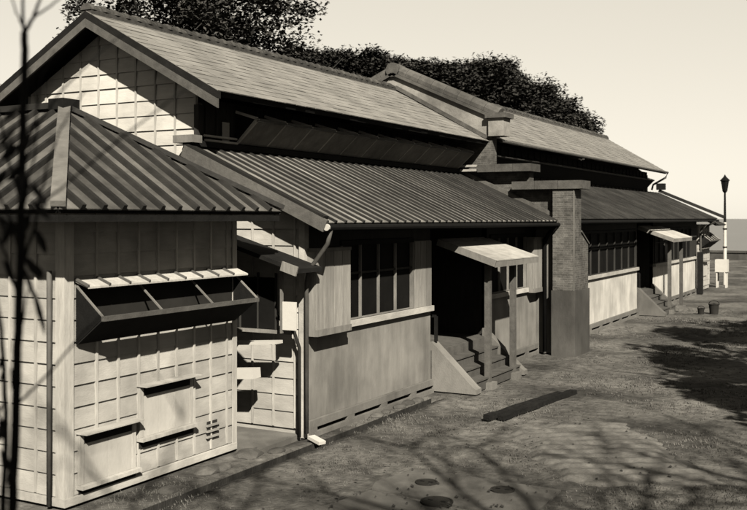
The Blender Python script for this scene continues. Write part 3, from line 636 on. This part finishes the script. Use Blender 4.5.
# stones along the drain
for i, (x, y, s_) in enumerate([(-8.55, 9.9, .13), (-8.7, 10.9, .17), (-8.62, 11.15, .12), (-8.75, 12.0, .2), (-8.50, 12.4, .12), (-8.45, 16.4, .12), (-8.47, 16.8, .14), (-8.44, 17.2, .13), (-8.46, 15.9, .1), (-8.42, 15.5, .12)]):
    bm = bmesh.new(); bmesh.ops.create_icosphere(bm, subdivisions=2, radius=s_)
    for v in bm.verts: v.co *= 1 + .35 * noise.noise(v.co * 6 + Vector((i, 0, 0))); v.co.z *= .45; v.co.y *= 1.4
    me = bpy.data.meshes.new('stone'); bm.to_mesh(me); bm.free(); me.materials.append(M['stone']); o = bpy.data.objects.new('stone', me); COL.objects.link(o); o.location = (x, y, -.02)
    tag(o, 'loose flat stone at the foot of the near annex' if y < 13 else 'loose flat stone along the foot of the hall wall', 'stone', 'stones by the annex' if y < 13 else 'stones by the hall')
tag(MB().bar((-8.40, 13.2, .05), (-8.12, 13.1, .0), .14, .05).build('splash_stone', 'white'), 'small white splash stone under the downpipe of the near hall', 'stone')

# ------------------------------------------------------------------ vegetation
def leaf_crown(seed, clumps, per, size, shape):
    rnd = random.Random(seed); vs = []; fs = []
    for _ in range(clumps):
        c, r = shape(rnd)
        for _ in range(per):
            d = Vector((rnd.gauss(0, 1), rnd.gauss(0, 1), rnd.gauss(0, .6))); d = d.normalized() * r * rnd.random() ** .4; p = c + d
            a = Vector((rnd.uniform(-1, 1), rnd.uniform(-1, 1), rnd.uniform(-.5, .5))).normalized(); b = a.cross(Vector((rnd.uniform(-.6, .6), rnd.uniform(-.6, .6), 1))).normalized()
            s1 = size * rnd.uniform(.6, 1.5); s2 = s1 * .55; k = len(vs)
            vs += [tuple(p - a * s1), tuple(p + b * s2), tuple(p + a * s1), tuple(p - b * s2)]; fs.append((k, k + 1, k + 2, k + 3))
    return MB().add(vs, fs)
def pine_shape(h, w_):
    def f(r):
        t = r.random() ** .7; z = h * (.35 + .65 * t); rad = w_ * (1 - .75 * max(0, t - .3)) * math.sqrt(r.random()); a = r.uniform(0, 6.283)
        return Vector((rad * math.cos(a), rad * math.sin(a), z)), r.uniform(.35, .8) * (w_ / 2.6)
    return f
def round_shape(h, w_):
    def f(r):
        d = Vector((r.gauss(0, 1), r.gauss(0, 1), r.gauss(0, 1))).normalized() * r.random() ** .38
        return Vector((d.x * w_, d.y * w_, h * .62 + d.z * h * .38)), r.uniform(.4, 1.0)
    return f
def trunk_mesh(seed, h, r, limbs):
    rnd = random.Random(seed); mb = MB(); pts = [Vector((0, 0, -.6))]
    for i in range(6): pts.append(Vector((rnd.uniform(-.15, .15) * i * .4, rnd.uniform(-.15, .15) * i * .4, h * .9 * (i + 1) / 6)))
    mb.tube(pts, [r * (1.15 - .16 * i) for i in range(7)], 8)
    for _ in range(limbs):
        t = rnd.uniform(.35, .95); b = pts[0].lerp(pts[-1], t); a = rnd.uniform(0, 6.28); L_ = h * rnd.uniform(.22, .4)
        e = b + Vector((math.cos(a) * L_, math.sin(a) * L_, L_ * .45)); m_ = (b + e) / 2 + Vector((0, 0, -.12 * L_ + rnd.uniform(-.1, .1)))
        mb.tube([b, m_, e], [r * .35, r * .22, r * .06], 6)
    return mb
def tree(name, crown, trunk, leafm, label, group):
    t = thing(name, label, 'tree', (0, 0, 0), group); trunk.build('trunk', 'bark', t, smooth=True); crown.build('crown', leafm, t, fix=False); return t
LBL = 'dark pine in the wood covering the hill behind the halls'
protos = [tree('pine_tree', leaf_crown(10 + i, 64, 120, .13, pine_shape(6.5 + i * .6, 2.8 + .2 * i)), trunk_mesh(i, 6.0, .2, 7), 'leaf', LBL, 'pines on the hill') for i in range(4)]
used = [False] * 4; rp = random.Random(4)
ab = (RB - RA); abn = ab.normalized(); per_ = Vector((abn.y, -abn.x))
def place(i, x, y, z, s, rz, label=None, group=None, name=None):
    o = protos[i] if not used[i] else copy_tree(protos[i]); used[i] = True
    o.location = (x, y, z); o.rotation_euler = (0, 0, rz); o.scale = (s * 1.1, s * 1.1, s * rp.uniform(.9, 1.02))
    if label: o['label'] = label; o['group'] = group
    return o
L_ = ab.length; k = 0
for row in range(4):
    d = L_ * .59 + row * 1.1
    while d < L_ - 1.5:
        q = RA + abn * d + per_ * (row * 3.2 - 2.5 + rp.uniform(-.8, .8)); tt = d / L_
        place(rp.randrange(4), q.x, q.y, hill_h(q.x, q.y) - .7, rp.uniform(.88, 1.05) * (1 if tt < .9 else .95), rp.uniform(0, 6.28)); d += rp.uniform(1.9, 2.6) if tt < .85 else 1.6; k += 1
# taller broad-leaved trees behind the near hall
def at(px, depth, z=0):
    F_ = Vector((-math.sin(R(YAW)), math.cos(R(YAW)), 0)); Rr = Vector((math.cos(R(YAW)), math.sin(R(YAW)), 0)); p = F_ * depth + Rr * ((px - 373.5) / 960 * depth); return (p.x, p.y, z)
bl = [(98, 44, 15.6, 'leafy tree just right of the gable peak of the near hall'), (150, 40, 16.5, 'tall dark leafy tree behind the near hall roof, left of the others'), (203, 44, 18.5, 'tallest dark leafy tree above the near hall roof'), (246, 42, 17.5, 'dark leafy tree above the roof, next to the thin one'), (281, 45, 16.0, 'thin leafy tree with bare twigs at the edge of the open sky')]
for i, (px_, dp, hh, lb) in enumerate(bl):
    thin = i == 4
    t = thing('leafy_tree', lb, 'tree', (0, 0, 0), 'leafy trees behind the near hall'); trunk_mesh(30 + i, hh * .8, .26, 16 if thin else 10).build('trunk', 'bark', t, smooth=True)
    leaf_crown(50 + i, 60 if thin else (60 if i == 0 else 200), 60 if thin else 110, .10, round_shape(hh, 1.3 if thin else (1.5 if i == 0 else 3.2))).build('crown', 'leaf2' if i % 2 else 'leaf', t, fix=False)
    t.location = at(px_, dp); OFF[t] = Vector((0, 0, 0))
t = place(1, *at(-12, 60, 3.6), 1.0, 1, 'distant dark tree at the left edge beyond the near hall', 'distant trees at the left'); t.scale = (1, 1, 1.1)
# trees standing to the right of the yard, out of the picture, that shade the grass
def big_pine(x, y, h, wd, seed, label):
    t = thing('yard_pine', label, 'tree', (0, 0, 0), 'pines at the right of the yard'); trunk_mesh(seed, h * .9, .22, 9).build('trunk', 'bark', t, smooth=True)
    leaf_crown(seed, 40, 80, .15, pine_shape(h, wd)).build('crown', 'leaf', t, fix=False); t.location = (x, y, 0); return t
for x, y, h_, w_, sd, lb in ((1.7, 18.2, 9.0, 2.4, 71, 'second pine along the right of the yard'), (1.8, 22.8, 9.2, 2.7, 72, 'third pine along the right of the yard'), (3.6, 15.0, 9.5, 2.4, 73, 'nearest pine along the right of the yard'), (2.4, 26.8, 8.5, 2.8, 74, 'fourth pine along the right of the yard'), (5.2, 20.5, 10.5, 2.8, 75, 'pine standing behind the row at the right of the yard')):
    big_pine(x, y, h_, w_, sd, lb)
# bare tree right of the camera: its branches throw the thin shadows over the foreground
def bare_tree(x, y, z0, seed, n_, label):
    bt_ = thing('bare_tree', label, 'tree', (x, y, 0), 'bare trees beyond the right edge'); rb = random.Random(seed)
    MB().tube([(x, y, -.3), (x + .05, y, 3), (x - .1, y + .1, 6), (x - .3, y + .4, 8)], [.17, .14, .12, .09], 10).build('trunk', 'bark', bt_, smooth=True)
    def branch(mb, p, d, L, r, lev):
        pts = [p]
        for i in range(4): d = (d + Vector((rb.uniform(-.2, .2), rb.uniform(-.2, .2), rb.uniform(-.05, .15)))).normalized(); pts.append(pts[-1] + d * L / 4)
        mb.tube(pts, [r * (1 - .17 * i) for i in range(5)], 6)
        if lev:
            for i in range(4 if lev > 1 else 5):
                q = pts[rb.randrange(1, 5)]; a = Vector((rb.uniform(-1, 1), rb.uniform(-1, 1), rb.uniform(-.1, .7))).normalized(); branch(mb, q, (d * .5 + a).normalized(), L * rb.uniform(.45, .65), r * .5, lev - 1)
    for i in range(n_):
        mb = MB(); a = 6.283 * i / n_ + rb.uniform(-.3, .3); branch(mb, Vector((x - .2, y + .2, z0 + .2 * i)), Vector((math.cos(a), math.sin(a), .55)).normalized(), 3.4, .075, 2); mb.build('bough', 'bark', bt_, smooth=True)
bare_tree(3.0, 2.6, 6.4, 21, 9, 'bare tree beyond the right edge, middle of three')
bare_tree(6.0, 6.2, 6.2, 22, 9, 'bare tree beyond the right edge, next to the pines')
bare_tree(.9, -1.8, 6.6, 23, 8, 'bare tree nearest the viewer, throwing thin shadows on the annex')
# near sapling at the left edge, close to the lens
sp_ = thing('bare_sapling', 'thin bare sapling with a few hanging leaves at the left edge, close by', 'sapling', at(14, 3.0))
F_ = Vector((-math.sin(R(YAW)), math.cos(R(YAW)), 0)); R_ = Vector((math.cos(R(YAW)), math.sin(R(YAW)), 0))
def P3(x, y, d): return Vector((0, 0, CAM_H)) + F_ * d + R_ * ((x - 373.5) / 960 * d) + Vector((0, 0, (218.5 - y) / 960 * d))
def stem(pts, r0, r1, name='branch', d0=3.0):
    q = []
    raw = [P3(*(p if len(p) == 3 else (*p, d0))) for p in pts]
    for i in range(len(raw) - 1):
        for s_ in range(5): q.append(raw[i].lerp(raw[i + 1], s_ / 5) + Vector((rs.uniform(-.002, .002), rs.uniform(-.002, .002), 0)))
    q.append(raw[-1]); nq = len(q)
    MB().tube(q, [r0 + (r1 - r0) * i / (nq - 1) for i in range(nq)], 7).build(name, 'twig', sp_, smooth=True)
rs = random.Random(3)
stem([(14, 1372), (13, 800), (12, 520), (15, 420), (18, 330), (20, 260), (22, 150), (25, 55), (24, 32)], .017, .011, 'stem')
stem([(24, 34), (23, 15), (22, -60, 3.1)], .007, .003); stem([(24, 33), (33, 18), (40, 0), (48, -60, 2.9)], .007, .003); stem([(34, 17), (48, 8), (63, -4), (90, -40, 3.1)], .004, .002); stem([(23, 26), (15, 10), (8, -20, 2.9)], .0035, .002)
stem([(6, 1372, 2.8), (2, 700, 2.8), (3, 510, 2.8), (6, 410, 2.8), (1, 330, 2.8), (-12, 250, 2.8)], .013, .006, 'stem', 2.8)
stem([(20, 270), (34, 230), (46, 170), (60, 130), (85, 90, 2.8)], .006, .002); stem([(21, 200), (8, 160), (0, 120), (-10, 80)], .006, .003); stem([(22, 160), (36, 120), (40, 80), (55, 50, 3.1)], .005, .0015); stem([(19, 300), (8, 260), (-6, 230)], .006, .003)
stem([(18, 350), (26, 300), (30, 282)], .004, .002); stem([(12, 480), (3, 430), (-8, 390)], .005, .003)
stem([(21, 222), (40, 204), (63, 187), (115, 143, 2.9), (167, 103, 2.8), (190, 86, 2.8)], .0045, .0022); stem([(22, 170), (40, 122), (60, 92), (100, 52, 3.1), (122, 34, 3.1)], .0045, .0022)
stem([(17, 405), (50, 372), (85, 331, 2.9), (104, 314, 2.9)], .0045, .0025); stem([(20, 240), (8, 215), (-8, 180)], .005, .003); stem([(20, 205), (34, 160), (38, 110), (30, 70)], .004, .002)
def leaf(a, b, wd, d=3.0):
    A, B = P3(*a, d), P3(*b, d); ax_ = B - A; sd = ax_.cross(F_).normalized(); vs = [A]; 
    for t, w_ in ((.25, .7), (.55, 1), (.82, .6)):
        c = A + ax_ * t; vs += [c - sd * wd * w_ + F_ * .012, c + F_ * -.006, c + sd * wd * w_ + F_ * .012]
    vs.append(B); fs = [(0, 1, 2), (0, 2, 3), (1, 4, 5, 2), (2, 5, 6, 3), (4, 7, 8, 5), (5, 8, 9, 6), (7, 10, 8), (8, 10, 9)]
    MB().add(vs, fs).build('leaf', 'twig', sp_, fix=False)
leaf((30, 283), (45, 337), .010); leaf((20, 262), (34, 300), .008)
for i in range(26):
    x, y = rs.uniform(-6, 36), rs.uniform(105, 275); a_ = rs.uniform(-.9, .9); l_ = rs.uniform(22, 48); leaf((x, y), (x + l_ * math.sin(a_), y + l_ * math.cos(a_)), rs.uniform(.008, .016), rs.uniform(2.6, 3.2))
for i in range(10):
    x, y = rs.uniform(-4, 14), rs.uniform(340, 470); a_ = rs.uniform(-.6, .6); l_ = rs.uniform(18, 35); leaf((x, y), (x + l_ * math.sin(a_), y + l_ * math.cos(a_)), rs.uniform(.005, .009), rs.uniform(2.8, 3.1))
# dry grass and litter
rg = random.Random(9); vs = []; fs = []
def in_slab(x, y): return (-6.6 < x < -3.9 and 8.6 < y < 12.4) or ((Vector((x, y)) - c0).dot(ax) ** 2 < 1.0 and (Vector((x, y)) - c0).dot(ay) ** 2 < 3.4 and rg.random() < .75)
nb = 0
while nb < 20000:
    y = 7.5 + 33 * rg.random() ** 1.8; x = rg.uniform(-9.0, 3 + y * .15)
    if in_slab(x, y) or (x < -7.1 and 18 < y < 26.2) or x < (-9.05 if y < 12 else -8.45) or (-8.32 < x < -8.08 and y < 17.6): continue
    m_ = noise.noise((x * .5, y * .5, 2)) + .5 * noise.noise((x * 1.7, y * 1.7, 7))
    if m_ < rg.uniform(-.25, .45): continue
    z = gz(x, y); nb += 1
    for _ in range(4):
        a = rg.uniform(0, 6.28); h_ = rg.uniform(.012, .03 + .05 * max(0, m_)); bx, by = x + rg.uniform(-.05, .05), y + rg.uniform(-.05, .05); k = len(vs); wv = .004 + .0003 * y
        vs += [(bx - wv * math.sin(a), by + wv * math.cos(a), z - .01), (bx + wv * math.sin(a), by - wv * math.cos(a), z - .01), (bx + h_ * .8 * math.cos(a + .5), by + h_ * .8 * math.sin(a + .5), z + h_)]; fs.append((k, k + 1, k + 2))
gr = MB().add(vs, fs).build('dry_grass', 'drygrass', fix=False, kind='stuff'); tag(gr, 'thin dry grass over the trodden yard', 'grass')
vs = []; fs = []
for _ in range(2600):
    y = 7.5 + 26 * rg.random() ** 1.8; x = rg.uniform(-8.0, 2.5); z = gz(x, y); r_ = rg.uniform(.008, .028); k = len(vs)
    if in_slab(x, y): z = .02
    vs += [(x - r_, y - r_ * .6, z - .005), (x + r_, y - r_ * .7, z - .005), (x + r_ * .6, y + r_, z - .005), (x - r_ * .7, y + r_ * .8, z - .005), (x + rg.uniform(-.3, .3) * r_, y, z + r_ * .7)]
    fs += [(k, k + 1, k + 4), (k + 1, k + 2, k + 4), (k + 2, k + 3, k + 4), (k + 3, k, k + 4)]
lt = MB().add(vs, fs).build('litter', 'bark', fix=False, kind='stuff'); tag(lt, 'small dark litter and pebbles scattered over the yard', 'litter')
